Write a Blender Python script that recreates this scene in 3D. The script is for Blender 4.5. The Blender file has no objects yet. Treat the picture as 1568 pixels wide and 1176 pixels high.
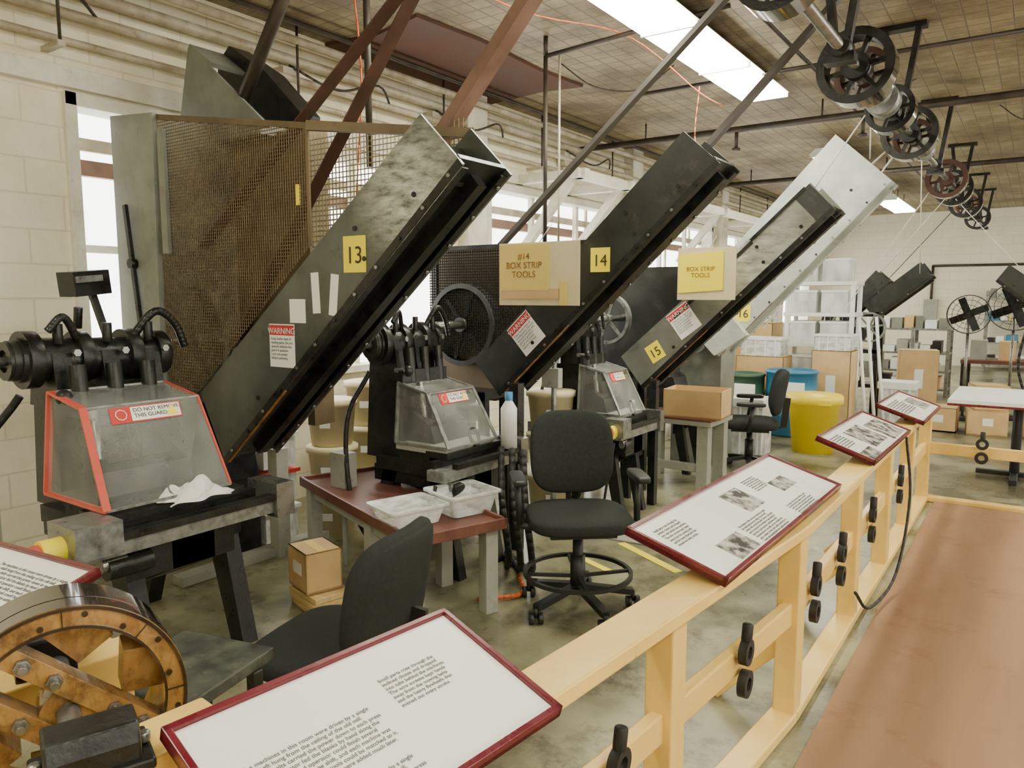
import bpy, bmesh, math, random
from mathutils import Matrix, Vector, Euler
random.seed(4)
V=Vector
PI=math.pi
# ---------------------------------------------------------------- materials
def lin(c):
    out=[]
    for v in c:
        v=v/255.0
        out.append(v/12.92 if v<=0.04045 else ((v+0.055)/1.055)**2.4)
    return (out[0],out[1],out[2],1.0)
def mat(name,rgb,rough=0.55,metal=0.0,var=0.2,scale=6.0,bump=0.0,rgb2=None,emit=0.0,spec=0.5,coat=0.0,stretch=(1,1,1),lo=0.35,hi=0.7,grime=0.0,gcol=(70,58,40),g0=0.55,g1=0.72,rub=None):
    m=bpy.data.materials.new(name); m.use_nodes=True
    nt=m.node_tree; b=nt.nodes['Principled BSDF']
    b.inputs['Roughness'].default_value=rough; b.inputs['Metallic'].default_value=metal
    b.inputs['Specular IOR Level'].default_value=spec
    b.inputs['Coat Weight'].default_value=coat
    c=lin(rgb)
    if emit>0:
        b.inputs['Base Color'].default_value=c
        b.inputs['Emission Color'].default_value=c; b.inputs['Emission Strength'].default_value=emit
        return m
    geo=nt.nodes.new('ShaderNodeNewGeometry')
    mp=nt.nodes.new('ShaderNodeMapping'); mp.inputs['Scale'].default_value=stretch
    nt.links.new(geo.outputs['Position'],mp.inputs['Vector'])
    n=nt.nodes.new('ShaderNodeTexNoise'); n.inputs['Scale'].default_value=scale; n.inputs['Detail'].default_value=8; n.inputs['Roughness'].default_value=0.6
    nt.links.new(mp.outputs[0],n.inputs['Vector'])
    r=nt.nodes.new('ShaderNodeValToRGB')
    c2=lin(rgb2) if rgb2 else tuple([x*(1-var) for x in c[:3]]+[1])
    r.color_ramp.elements[0].position=lo; r.color_ramp.elements[1].position=hi
    r.color_ramp.elements[0].color=c2; r.color_ramp.elements[1].color=c
    nt.links.new(n.outputs['Fac'],r.inputs['Fac'])
    col=r.outputs['Color']
    if grime>0:
        n3=nt.nodes.new('ShaderNodeTexNoise'); n3.inputs['Scale'].default_value=scale*2.7; n3.inputs['Detail'].default_value=10; n3.inputs['Roughness'].default_value=0.75
        nt.links.new(geo.outputs['Position'],n3.inputs['Vector'])
        r3=nt.nodes.new('ShaderNodeValToRGB'); r3.color_ramp.elements[0].position=g0; r3.color_ramp.elements[1].position=g1
        r3.color_ramp.elements[0].color=(0,0,0,1); r3.color_ramp.elements[1].color=(grime,grime,grime,1)
        nt.links.new(n3.outputs['Fac'],r3.inputs['Fac'])
        mx=nt.nodes.new('ShaderNodeMix'); mx.data_type='RGBA'
        nt.links.new(r3.outputs['Color'],mx.inputs[0]); nt.links.new(col,mx.inputs[6]); mx.inputs[7].default_value=lin(gcol)
        col=mx.outputs[2]
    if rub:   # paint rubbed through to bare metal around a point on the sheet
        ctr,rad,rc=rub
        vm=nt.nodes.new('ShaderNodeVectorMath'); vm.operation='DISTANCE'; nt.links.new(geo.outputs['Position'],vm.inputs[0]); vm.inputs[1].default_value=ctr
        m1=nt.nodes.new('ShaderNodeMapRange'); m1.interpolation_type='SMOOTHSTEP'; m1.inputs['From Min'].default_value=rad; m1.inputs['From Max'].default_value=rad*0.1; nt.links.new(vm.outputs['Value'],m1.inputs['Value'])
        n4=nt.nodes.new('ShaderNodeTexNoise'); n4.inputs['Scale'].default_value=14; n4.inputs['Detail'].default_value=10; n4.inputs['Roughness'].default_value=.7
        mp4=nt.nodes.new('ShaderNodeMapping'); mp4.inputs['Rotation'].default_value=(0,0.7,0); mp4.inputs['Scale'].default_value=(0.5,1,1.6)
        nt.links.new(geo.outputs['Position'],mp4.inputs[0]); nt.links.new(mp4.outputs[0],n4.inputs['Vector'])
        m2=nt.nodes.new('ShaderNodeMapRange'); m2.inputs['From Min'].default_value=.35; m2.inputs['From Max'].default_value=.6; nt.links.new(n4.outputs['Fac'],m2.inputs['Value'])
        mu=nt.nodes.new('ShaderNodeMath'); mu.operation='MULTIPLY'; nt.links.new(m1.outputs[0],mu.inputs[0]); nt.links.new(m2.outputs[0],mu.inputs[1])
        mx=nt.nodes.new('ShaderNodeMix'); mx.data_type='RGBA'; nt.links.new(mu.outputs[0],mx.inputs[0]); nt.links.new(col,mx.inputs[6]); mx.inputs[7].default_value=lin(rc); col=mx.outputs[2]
    nt.links.new(col,b.inputs['Base Color'])
    mr=nt.nodes.new('ShaderNodeMapRange'); mr.inputs['From Min'].default_value=0.3; mr.inputs['From Max'].default_value=0.7
    mr.inputs['To Min'].default_value=max(0.05,rough-0.1); mr.inputs['To Max'].default_value=min(1,rough+0.1)
    nt.links.new(n.outputs['Fac'],mr.inputs['Value']); nt.links.new(mr.outputs[0],b.inputs['Roughness'])
    if bump>0:
        bp=nt.nodes.new('ShaderNodeBump'); bp.inputs['Strength'].default_value=bump; bp.inputs['Distance'].default_value=0.01
        n2=nt.nodes.new('ShaderNodeTexNoise'); n2.inputs['Scale'].default_value=scale*8; n2.inputs['Detail'].default_value=4
        nt.links.new(geo.outputs['Position'],n2.inputs['Vector'])
        nt.links.new(n2.outputs['Fac'],bp.inputs['Height']); nt.links.new(bp.outputs['Normal'],b.inputs['Normal'])
    return m
def brickmat(name,c1,c2,mortar,w,h,msize,axes,offset=0.5,rough=0.7,bump=0.4,blotch=0.25,blotchcol=(150,135,100),bscale=0.8,b0=0.42,b1=0.68):
    m=bpy.data.materials.new(name); m.use_nodes=True
    nt=m.node_tree; b=nt.nodes['Principled BSDF']; b.inputs['Roughness'].default_value=rough
    geo=nt.nodes.new('ShaderNodeNewGeometry'); sp=nt.nodes.new('ShaderNodeSeparateXYZ'); cb=nt.nodes.new('ShaderNodeCombineXYZ')
    nt.links.new(geo.outputs['Position'],sp.inputs[0])
    nt.links.new(sp.outputs[axes[0]],cb.inputs[0]); nt.links.new(sp.outputs[axes[1]],cb.inputs[1])
    br=nt.nodes.new('ShaderNodeTexBrick'); br.offset=offset
    br.inputs['Scale'].default_value=1.0; br.inputs['Brick Width'].default_value=w; br.inputs['Row Height'].default_value=h
    br.inputs['Mortar Size'].default_value=msize; br.inputs['Mortar Smooth'].default_value=0.4
    br.inputs['Color1'].default_value=lin(c1); br.inputs['Color2'].default_value=lin(c2); br.inputs['Mortar'].default_value=lin(mortar)
    nt.links.new(cb.outputs[0],br.inputs['Vector'])
    n=nt.nodes.new('ShaderNodeTexNoise'); n.inputs['Scale'].default_value=bscale; n.inputs['Detail'].default_value=12; n.inputs['Roughness'].default_value=0.72
    nt.links.new(geo.outputs['Position'],n.inputs['Vector'])
    r=nt.nodes.new('ShaderNodeValToRGB'); r.color_ramp.elements[0].position=b0; r.color_ramp.elements[1].position=b1
    r.color_ramp.elements[1].color=(blotch,)*3+(1,); r.color_ramp.elements[0].color=(0,0,0,1)
    nt.links.new(n.outputs['Fac'],r.inputs['Fac'])
    mx=nt.nodes.new('ShaderNodeMix'); mx.data_type='RGBA'
    nt.links.new(r.outputs['Color'],mx.inputs[0]); nt.links.new(br.outputs['Color'],mx.inputs[6]); mx.inputs[7].default_value=lin(blotchcol)
    nt.links.new(mx.outputs[2],b.inputs['Base Color'])
    bp=nt.nodes.new('ShaderNodeBump'); bp.inputs['Strength'].default_value=bump; bp.inputs['Distance'].default_value=0.01; bp.invert=True
    nt.links.new(br.outputs['Fac'],bp.inputs['Height']); nt.links.new(bp.outputs['Normal'],b.inputs['Normal'])
    return m
def clearmat(name,rgb,fac,rough=0.1):
    m=bpy.data.materials.new(name); m.use_nodes=True
    nt=m.node_tree; b=nt.nodes['Principled BSDF']; b.inputs['Base Color'].default_value=lin(rgb); b.inputs['Roughness'].default_value=rough
    t=nt.nodes.new('ShaderNodeBsdfTransparent'); mx=nt.nodes.new('ShaderNodeMixShader')
    n=nt.nodes.new('ShaderNodeTexNoise'); n.inputs['Scale'].default_value=5
    ma=nt.nodes.new('ShaderNodeMath'); ma.operation='MULTIPLY'; ma.inputs[1].default_value=fac*2
    nt.links.new(n.outputs['Fac'],ma.inputs[0]); nt.links.new(ma.outputs[0],mx.inputs[0])
    nt.links.new(t.outputs[0],mx.inputs[1]); nt.links.new(b.outputs[0],mx.inputs[2])
    nt.links.new(mx.outputs[0],nt.nodes['Material Output'].inputs['Surface'])
    return m
BLACK=mat('black_iron',(46,47,45),0.34,0.25,0.4,10,0.15,rgb2=(22,22,21),grime=0.5,gcol=(84,72,54))
BLACKF=mat('black_rubber',(34,34,33),0.6)
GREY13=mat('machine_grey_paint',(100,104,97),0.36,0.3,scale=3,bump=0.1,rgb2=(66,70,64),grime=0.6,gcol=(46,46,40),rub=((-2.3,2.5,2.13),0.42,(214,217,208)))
DKG=mat('dark_green_paint',(58,60,55),0.38,0.2,scale=3,rgb2=(36,37,34),grime=0.5,gcol=(90,86,76))
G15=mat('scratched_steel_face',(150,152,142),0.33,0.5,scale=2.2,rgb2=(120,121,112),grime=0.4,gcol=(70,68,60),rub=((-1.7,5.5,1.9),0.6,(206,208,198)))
GREYT=mat('tower_grey_green',(146,150,138),0.5,0.1,scale=3,rgb2=(112,116,106),grime=0.4)
OLIVE=mat('hopper_olive',(128,112,82),0.6,0.1,scale=2,rgb2=(92,78,54),grime=0.4)
MESH=mat('rusty_wire_mesh',(134,116,84),0.5,0.3,rgb2=(100,84,60))
MESHL=mat('galvanised_wire_mesh',(170,160,128),0.5,0.4)
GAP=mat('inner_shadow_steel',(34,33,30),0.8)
LGREY=mat('light_grey_sheet_metal',(206,211,203),0.38,0.2,scale=4,rgb2=(172,178,172),grime=0.45,gcol=(138,132,114))
STEEL=mat('steel',(150,150,144),0.3,0.75,scale=12,grime=0.5)
ALU=mat('galvanised_steel',(162,166,160),0.35,0.5,scale=20,rgb2=(114,116,112),grime=0.4)
BELT=mat('leather_belt',(98,68,54),0.6,0,scale=8,rgb2=(72,48,38))
BELT2=mat('light_leather_belt',(148,118,102),0.6,0,scale=8,rgb2=(124,96,82))
BELTG=mat('grey_belt',(84,79,74),0.5,0.2)
AMBER=mat('amber_edge_strip',(168,116,48),0.5,0,scale=20,rgb2=(90,60,30))
YEL=mat('cream_yellow_paint',(242,208,118),0.36,0,scale=3,rgb2=(230,192,102),bump=0.05,grime=0.35,gcol=(190,150,82))
BURG=mat('burgundy_frame',(108,26,40),0.3,0,scale=10,coat=0.3)
PAPER=mat('white_paper',(246,246,238),0.35,0,0.04,3,coat=0.3)
INK=mat('printed_ink',(110,110,108),0.7)
INKD=mat('marker_ink',(60,56,40),0.7)
PHOTO=mat('printed_photograph',(190,186,176),0.5,0,scale=22,rgb2=(48,46,42),lo=0.42,hi=0.58)
STY=mat('yellow_sticker',(252,232,50),0.5,0,0.05)
STW=mat('white_sticker',(242,242,236),0.5,0,0.05)
STR=mat('red_sticker',(196,52,46),0.5,0,0.05)
CARD=mat('cardboard',(216,186,132),0.75,0,0.12,4,rgb2=(196,162,112))
KRAFT=mat('kraft_sign',(224,198,112),0.7,0,0.1,4)
CREAM=mat('cream_plastic',(218,206,164),0.5,0,0.1)
WOODR=mat('red_brown_table_top',(124,78,62),0.4,0,scale=5,rgb2=(92,56,46),stretch=(1,4,1),grime=0.5)
TGREY=mat('grey_table_paint',(164,166,154),0.5,0,0.15,5,grime=0.5)
FAB=mat('dark_chair_fabric',(52,55,52),0.95,0,0.3,60,0.3,spec=0.2)
PLASB=mat('black_plastic',(34,35,35),0.45)
WHITEW=mat('white_painted_wood',(236,234,220),0.5,0,0.15,5,rgb2=(212,206,186),grime=0.4,gcol=(150,130,96))
PIPEW=mat('painted_pipe',(212,206,188),0.5,0.1,scale=5,rgb2=(160,148,124),grime=0.7,gcol=(104,80,58))
PIPED=mat('dark_pipe',(80,70,60),0.5,0.3,rgb2=(50,44,37))
WOODP=mat('varnished_pulley_wood',(184,144,84),0.3,0,scale=6,rgb2=(138,100,52),coat=0.4,stretch=(1,5,2),grime=0.85,gcol=(74,52,30),g0=.48,g1=.66)
LACQ=mat('polished_pulley_face',(80,66,52),0.14,0.6,scale=4,rgb2=(46,38,30),coat=0.6)
BLUE=mat('blue_drum',(54,124,164),0.4,0,0.1)
GREEN=mat('green_drum',(60,96,76),0.45,0,0.1)
YBIN=mat('yellow_bin',(250,222,40),0.4,0,0.05)
WPLAS=mat('white_plastic',(238,240,236),0.4,0,0.06)
CLEAR=clearmat('clear_polycarbonate',(220,224,216),0.2,0.1)
TRANS=clearmat('translucent_plastic',(226,230,228),0.8,0.25)
RED=mat('red_plastic',(200,88,72),0.4,0,0.05)
ORANGE=mat('orange_cable',(224,104,48),0.5)
BROWNP=mat('brown_ceiling_panel',(96,60,46),0.75,0,scale=2,rgb2=(72,46,36),grime=0.6,gcol=(48,34,28))
PINEW=mat('pine_board',(222,196,140),0.6,0,scale=5,rgb2=(200,168,108),stretch=(1,6,6))
TOPG=mat('worn_bench_top',(84,90,78),0.5,0,scale=14,rgb2=(42,44,40),grime=0.6,gcol=(124,122,104))
LAMP=mat('fluorescent_diffuser',(255,250,228),emit=38.0)
LAMPF=mat('fluorescent_diffuser_far',(255,250,228),emit=32.0)
WALL=brickmat('painted_block_wall',(246,241,216),(242,236,210),(226,218,190),0.41,0.205,0.006,(1,2),bump=0.4,blotch=0.5,blotchcol=(200,182,138),b0=.48,b1=.7)
WALLF=brickmat('painted_block_wall_far',(240,236,214),(236,232,208),(226,219,196),0.41,0.205,0.006,(0,2),bump=0.3,blotch=0.25,blotchcol=(206,192,158))
CEIL=brickmat('pressed_tin_ceiling',(156,142,108),(140,126,94),(112,98,72),0.15,0.15,0.008,(0,1),offset=0.0,bump=0.7,blotch=0.92,blotchcol=(88,72,48),bscale=1.1,rough=0.5,b0=.42,b1=.6)
FLOOR=mat('worn_concrete_floor',(162,159,128),0.32,0,scale=1.1,rgb2=(92,90,68),bump=0.12,lo=0.38,hi=0.6,grime=0.85,gcol=(66,62,46),g0=.49,g1=.64)
CARPET=mat('terracotta_carpet',(164,132,102),0.95,0,scale=1.2,rgb2=(140,108,82),bump=0.6,stretch=(2.2,0.25,1),grime=.6,gcol=(122,84,66),spec=.2)  # faint lengthwise streaks paint both wear and light reflections into the colour
# ---------------------------------------------------------------- mesh builder
class M:
    def __init__(s,name): s.name=name; s.v=[]; s.f=[]; s.fm=[]; s.sm=[]; s.mats=[]; s.T=Matrix.Identity(4)
    def mi(s,m):
        if m not in s.mats: s.mats.append(m)
        return s.mats.index(m)
    def add(s,vs,fs,m,smooth=False):
        o=len(s.v); k=s.mi(m)
        for p in vs: s.v.append(s.T@V(p))
        for i,f in enumerate(fs):
            s.f.append([o+j for j in f]); s.fm.append(k); s.sm.append(smooth[i] if isinstance(smooth,list) else smooth)
    def box(s,c,d,m,rz=0,rot=None):
        R=Euler(rot).to_matrix() if rot else Matrix.Rotation(rz,3,'Z')
        vs=[V(c)+R@V((x*d[0]/2,y*d[1]/2,z*d[2]/2)) for x in(-1,1) for y in(-1,1) for z in(-1,1)]
        s.add(vs,[(0,1,3,2),(4,6,7,5),(0,4,5,1),(2,3,7,6),(0,2,6,4),(1,5,7,3)],m)
    def b2(s,a,b,m): s.box([(a[i]+b[i])/2 for i in range(3)],[abs(b[i]-a[i]) for i in range(3)],m)
    def frame(s,p0,p1,up=None):
        d=(V(p1)-V(p0)); L=d.length; d=d/L
        u=V(up) if up else (V((0,0,1)) if abs(d.z)<0.9 else V((1,0,0)))
        a=d.cross(u).normalized(); b=a.cross(d).normalized()
        return d,a,b,L
    def bar(s,p0,p1,w,h,m,up=None):
        d,a,b,L=s.frame(p0,p1,up)
        vs=[V(p)+a*x*w/2+b*y*h/2 for p in(p0,p1) for x in(-1,1) for y in(-1,1)]
        s.add(vs,[(0,1,3,2),(4,6,7,5),(0,4,5,1),(2,3,7,6),(0,2,6,4),(1,5,7,3)],m)
    def prism(s,pts,y0,y1,m):   # pts in XZ extruded along Y
        n=len(pts)
        vs=[(p[0],y0,p[1]) for p in pts]+[(p[0],y1,p[1]) for p in pts]
        s.add(vs,[tuple(range(n)),tuple(range(2*n-1,n-1,-1))]+[(i,(i+1)%n,n+(i+1)%n,n+i) for i in range(n)],m)
    def cyl(s,p0,p1,r,m,r1=None,seg=20,caps=True):
        r1=r if r1 is None else r1
        d,a,b,L=s.frame(p0,p1)
        vs=[]
        for p,rr in((V(p0),r),(V(p1),r1)):
            for i in range(seg):
                t=2*PI*i/seg; vs.append(p+a*math.cos(t)*rr+b*math.sin(t)*rr)
        fs=[(i,(i+1)%seg,seg+(i+1)%seg,seg+i) for i in range(seg)]; sm=[True]*seg
        if caps: fs+=[tuple(range(seg-1,-1,-1)),tuple(range(seg,2*seg))]; sm+=[False,False]
        s.add(vs,fs,m,sm)
    def tube(s,pts,r,m,seg=8):
        for i in range(len(pts)-1):
            s.cyl(pts[i],pts[i+1],r,m,seg=seg)
            if i>0: s.sph(pts[i],r*1.02,m,seg=seg)
    def curve(s,pts,r,m,n=6,seg=8):
        P=[V(p) for p in pts]; P=[P[0]*2-P[1]]+P+[P[-1]*2-P[-2]]; out=[]
        for i in range(1,len(P)-2):
            for k in range(n):
                t=k/n; p0,p1,p2,p3=P[i-1:i+3]
                out.append(0.5*((2*p1)+(p2-p0)*t+(2*p0-5*p1+4*p2-p3)*t*t+(3*p1-p0-3*p2+p3)*t**3))
        out.append(P[-2])
        s.tube(out,r,m,seg)
    def ring(s,c,ax,ro,ri,w,m,seg=40,mo=None):
        c=V(c); ax=V(ax).normalized(); d,a,b,L=s.frame(c,c+ax)
        vs=[]
        for (rr,o) in((ro,-w/2),(ro,w/2),(ri,w/2),(ri,-w/2)):
            for i in range(seg):
                t=2*PI*i/seg; vs.append(c+d*o+a*math.cos(t)*rr+b*math.sin(t)*rr)
        for q in range(4):
            q2=(q+1)%4
            fs=[(q*seg+i,q*seg+(i+1)%seg,q2*seg+(i+1)%seg,q2*seg+i) for i in range(seg)]
            s.add(vs,fs,(mo if (q==0 and mo) else m),q%2==0)
    def sph(s,c,r,m,sc=(1,1,1),seg=14,e=1.0,R=None):
        vs=[];fs=[];h=max(seg//2,4)
        def pw(x): return math.copysign(abs(x)**e,x)
        for j in range(h+1):
            ph=-PI/2+PI*j/h
            for i in range(seg):
                t=2*PI*i/seg
                p=V((pw(math.cos(ph))*pw(math.cos(t))*sc[0]*r,pw(math.cos(ph))*pw(math.sin(t))*sc[1]*r,pw(math.sin(ph))*sc[2]*r))
                if R: p=R@p
                vs.append(V(c)+p)
        for j in range(h):
            for i in range(seg): fs.append((j*seg+i,j*seg+(i+1)%seg,(j+1)*seg+(i+1)%seg,(j+1)*seg+i))
        s.add(vs,fs,m,True)
    def cushion(s,c,d,m,R=None,e=0.45,bend=0.0):
        vs=[];fs=[];seg=40;h=20
        def pw(x): return math.copysign(abs(x)**e,x)
        for j in range(h+1):
            ph=-PI/2+PI*j/h
            for i in range(seg):
                t=2*PI*i/seg
                p=V((pw(math.cos(ph))*pw(math.cos(t))*d[0]/2,pw(math.cos(ph))*pw(math.sin(t))*d[1]/2,pw(math.sin(ph))*d[2]/2))
                p.x+=bend*(p.y/(d[1]/2))**2
                if R: p=R@p
                vs.append(V(c)+p)
        for j in range(h):
            for i in range(seg): fs.append((j*seg+i,j*seg+(i+1)%seg,(j+1)*seg+(i+1)%seg,(j+1)*seg+i))
        s.add(vs,fs,m,True)
    def lathe(s,prof,c,m,seg=32):
        vs=[];fs=[]
        for (r,z) in prof:
            for i in range(seg):
                t=2*PI*i/seg; vs.append((c[0]+r*math.cos(t),c[1]+r*math.sin(t),c[2]+z))
        for j in range(len(prof)-1):
            for i in range(seg): fs.append((j*seg+i,j*seg+(i+1)%seg,(j+1)*seg+(i+1)%seg,(j+1)*seg+i))
        s.add(vs,fs,m,True)
    def quad(s,p,m): s.add(p,[(0,1,2,3)],m)
    def slab(s,o,u,v,t,m):
        o,u,v,t=V(o),V(u),V(v),V(t)
        vs=[o+u*x+v*y+t*z for x in(0,1) for y in(0,1) for z in(0,1)]
        s.add(vs,[(0,1,3,2),(4,6,7,5),(0,4,5,1),(2,3,7,6),(0,2,6,4),(1,5,7,3)],m)
    def wheel(s,c,ax,r,w,m,spokes=6,rim=0.12,hub=0.18,mo=None):
        c=V(c); axn=V(ax).normalized()
        s.ring(c,ax,r,r*(1-rim),w,m,mo=mo)
        s.cyl(c-axn*w*0.6,c+axn*w*0.6,r*hub,m)
        d,a,b,L=s.frame(c,c+axn)
        for i in range(spokes):
            t=2*PI*i/spokes+0.2; q=a*math.cos(t)+b*math.sin(t)
            s.bar(c+q*r*hub*0.8,c+q*r*(1-rim*0.7),r*0.11,w*0.3,m,up=axn)
    def done(s,bevel=0.0):
        me=bpy.data.meshes.new(s.name)
        xs=[p.x for p in s.v]; ys=[p.y for p in s.v]; zs=[p.z for p in s.v]
        o=V(((min(xs)+max(xs))/2,(min(ys)+max(ys))/2,min(zs)))
        me.from_pydata([p-o for p in s.v],[],s.f)
        for m in s.mats: me.materials.append(m)
        for p,k,sm in zip(me.polygons,s.fm,s.sm): p.material_index=k; p.use_smooth=sm
        bm=bmesh.new(); bm.from_mesh(me); bmesh.ops.recalc_face_normals(bm,faces=bm.faces); bm.to_mesh(me); bm.free()
        ob=bpy.data.objects.new(s.name,me); ob.location=o
        bpy.context.scene.collection.objects.link(ob)
        if bevel>0:
            md=ob.modifiers.new('bevel','BEVEL'); md.width=bevel; md.segments=2; md.limit_method='ANGLE'; md.angle_limit=math.radians(50)
        return ob
def text(parent,body,o,xd,yd,size,m,name='lettering',align='LEFT',space=1.0):
    cu=bpy.data.curves.new(name,'FONT'); cu.body=body; cu.size=size; cu.align_x=align; cu.space_line=space; cu.extrude=0.0003
    cu.materials.append(m)
    ob=bpy.data.objects.new(name,cu); bpy.context.scene.collection.objects.link(ob)
    xd=V(xd).normalized(); yd=V(yd).normalized(); n=xd.cross(yd).normalized(); yd=n.cross(xd)
    W=Matrix(((xd.x,yd.x,n.x,o[0]),(xd.y,yd.y,n.y,o[1]),(xd.z,yd.z,n.z,o[2]),(0,0,0,1)))
    ob.parent=parent; ob.matrix_parent_inverse=Matrix.Translation(parent.location).inverted()
    ob.matrix_basis=W
    return ob
# ---------------------------------------------------------------- room
WX=-4.9; FY=21.0; H=3.7; RX=5.0; BY=-3.0
m=M('floor'); m.b2((WX-0.25,BY-0.2,-0.1),(RX+0.2,FY+0.2,0),FLOOR); m.done()
m=M('ceiling'); m.b2((WX-0.25,BY-0.2,H),(RX+0.2,FY+0.2,H+0.1),CEIL); m.done()
wins=[(2.28,5.9),(6.5,9.6),(10.2,13.2),(13.8,17.0),(17.6,20.2)]
def sidewall(name,x0,x1,z0,z1,wins):
    m=M(name); prev=BY-0.2
    for a,b in wins:
        m.b2((x0,prev,0),(x1,a,H),WALL); m.b2((x0,a,0),(x1,b,z0),WALL); m.b2((x0,a,z1),(x1,b,H),WALL); prev=b
    m.b2((x0,prev,0),(x1,FY+0.2,H),WALL); m.done()
sidewall('wall_left',WX-0.25,WX,1.0,2.88,wins)
sidewall('wall_right',RX,RX+0.2,0.9,2.9,[(-1,2),(4,7),(9,12),(14,17)])
m=M('wall_far'); m.b2((WX,FY,0),(RX,FY+0.2,H),WALLF); m.done()
m=M('wall_back'); m.b2((WX,BY-0.2,0),(RX,BY,H),WALLF); m.done()
for i,(a,b) in enumerate(wins):
    m=M('window_%d'%(i+1)); x=WX-0.1
    m.b2((x-0.06,a,1.0),(x+0.14,a+0.07,2.88),WHITEW); m.b2((x-0.06,b-0.07,1.0),(x+0.14,b,2.88),WHITEW)
    m.b2((x-0.06,a,2.8),(x+0.14,b,2.88),WHITEW); m.b2((x-0.06,a,1.0),(x+0.16,b,1.06),WHITEW)
    n=max(2,int((b-a)/0.95))
    for k in range(1,n):
        y=a+(b-a)*k/n; m.b2((x-0.03,y-0.03,1.0),(x+0.03,y+0.03,2.85),WHITEW)
        m.b2((x-0.1,y+0.4,1.0),(x-0.07,y+0.44,2.85),PIPEW)
    m.b2((x-0.02,a,1.93),(x+0.02,b,1.98),WHITEW)
    m.b2((x-0.12,a,2.42),(x-0.06,b,2.52),BELT2); m.b2((x-0.12,a,2.58),(x-0.08,b,2.66),PIPEW)
    m.done(0.004)
m=M('wall_pipes')
m.cyl((WX+0.08,BY,3.45),(WX+0.08,FY,3.45),0.04,PIPEW); m.cyl((WX+0.12,BY,3.3),(WX+0.12,FY,3.3),0.028,PIPEW)
m.cyl((WX+0.06,BY,3.16),(WX+0.06,FY,3.16),0.022,PIPEW); m.cyl((WX+0.2,2.0,3.56),(WX+0.2,FY,3.56),0.03,PIPEW); m.cyl((WX+0.36,3.0,3.62),(WX+0.36,FY,3.62),0.02,PIPED)
for y in [0.5+1.7*k for k in range(12)]:
    m.b2((WX,y-0.02,3.08),(WX+0.22,y+0.02,3.11),PIPEW); m.cyl((WX+0.2,y,3.1),(WX+0.2,y,3.7),0.01,PIPED,seg=8)
for y in (1.4,3.9,5.6,8.0,11): 
    m.box((WX+0.06,y,3.3),(0.12,0.14,0.16),PIPEW); m.cyl((WX+0.05,y,2.9),(WX+0.05,y,3.3),0.015,PIPEW)
    m.curve([(WX+.1,y,3.4),(WX+.3,y+.3,3.25),(WX+.25,y+.8,3.4),(WX+.1,y+1.1,3.3)],0.01,PIPED)
m.done()
m=M('trim_1')
m.b2((WX,BY,2.9),(WX+0.05,FY,3.02),WHITEW)
for y in (6.2,9.9,13.5,17.3): m.b2((WX,y-0.16,0),(WX+0.14,y+0.16,3.7),WHITEW)
for y in (7.1,8.2,9.9,11.5,13.5,17.3):
    m.bar((WX+0.1,y,2.2),(WX+0.75,y,2.95),0.09,0.09,WHITEW); m.b2((WX,y-0.05,2.9),(WX+0.9,y+0.05,3.0),WHITEW)
m.b2((WX+0.75,7.0,2.9),(WX+0.85,17.4,3.0),WHITEW)
m.done(0.004)
m=M('ceiling_patch_panel')
pp=[(-4.9,4.35),(-4.4,4.42),(-3.86,4.3),(-3.8,5.0),(-3.84,5.9),(-3.78,6.6),(-4.2,6.52),(-4.9,6.62)]
n=len(pp); vs=[(x,y,3.675) for x,y in pp]+[(x,y,3.7) for x,y in pp]
m.add(vs,[tuple(range(n)),tuple(range(n,2*n))]+[(i,(i+1)%n,n+(i+1)%n,n+i) for i in range(n)],BROWNP)
m.done()
m=M('ceiling_pipe')
m.cyl((WX,8.5,3.5),(RX,8.5,3.5),0.035,PIPED); m.cyl((WX,12.5,3.5),(RX,12.5,3.5),0.035,PIPED)
m.cyl((0.25,1,3.55),(0.25,FY,3.55),0.03,PIPEW); m.cyl((-3.4,6.9,3.6),(-0.2,6.9,3.6),0.018,PIPED); m.cyl((-1.75,2,3.62),(-1.75,16,3.62),0.015,PIPED)
m.cyl((0.8,3,3.55),(0.8,FY,3.55),0.02,PIPED)
for x in(-4,-2,0.2,2.5):
    for y in (8.5,12.5): m.cyl((x,y,3.5),(x,y,3.7),0.01,PIPED,seg=8)
for x,y in((-2.9,8.5),(-1.6,8.5),(-3.2,12.5),(-.2,8.5)): m.cyl((x,y,3.3),(x,y,3.5),0.02,PIPED); m.cyl((x,y,3.27),(x,y,3.3),0.045,PIPED)
m.done()
m=M('conduit_drop'); m.tube([(-3.35,5.25,2.02),(-3.35,5.25,3.55),(-1.9,5.35,3.66)],0.018,PIPED); m.cyl((-3.35,5.25,3.55),(-3.35,5.25,3.7),0.018,PIPED); m.cyl((-3.25,5.3,3.55),(-3.25,5.3,2.02),0.009,PIPEW); m.done()
m=M('orange_extension_cord')
m.curve([(-3.2,3.0,3.66),(-3.15,3.05,2.9),(-3.2,3.05,2.3),(-3.3,3.1,1.7)],0.005,ORANGE)
m.curve([(-3.2,3.0,3.66),(-2.9,4.2,3.5),(-2.7,5.4,3.62),(-2.6,6.6,3.45),(-2.8,7.8,3.6)],0.005,ORANGE)
m.curve([(-2.6,6.6,3.5),(-2.62,6.6,3.0),(-2.5,6.8,2.7)],0.005,ORANGE); m.done()
m=M('hanging_cables')
for (x,y,dx,dy) in((-3.6,5.9,.8,.6),(-1.8,6.6,.7,1.6),(0.1,7.5,.6,1),(-.3,5.6,.5,.8),(.3,9.3,-.8,.5)):
    m.curve([(x,y,3.69),(x+dx*.3,y+dy*.3,3.5),(x+dx*.7,y+dy*.7,3.48),(x+dx,y+dy,3.69)],0.006,PIPED)
m.done()
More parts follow.
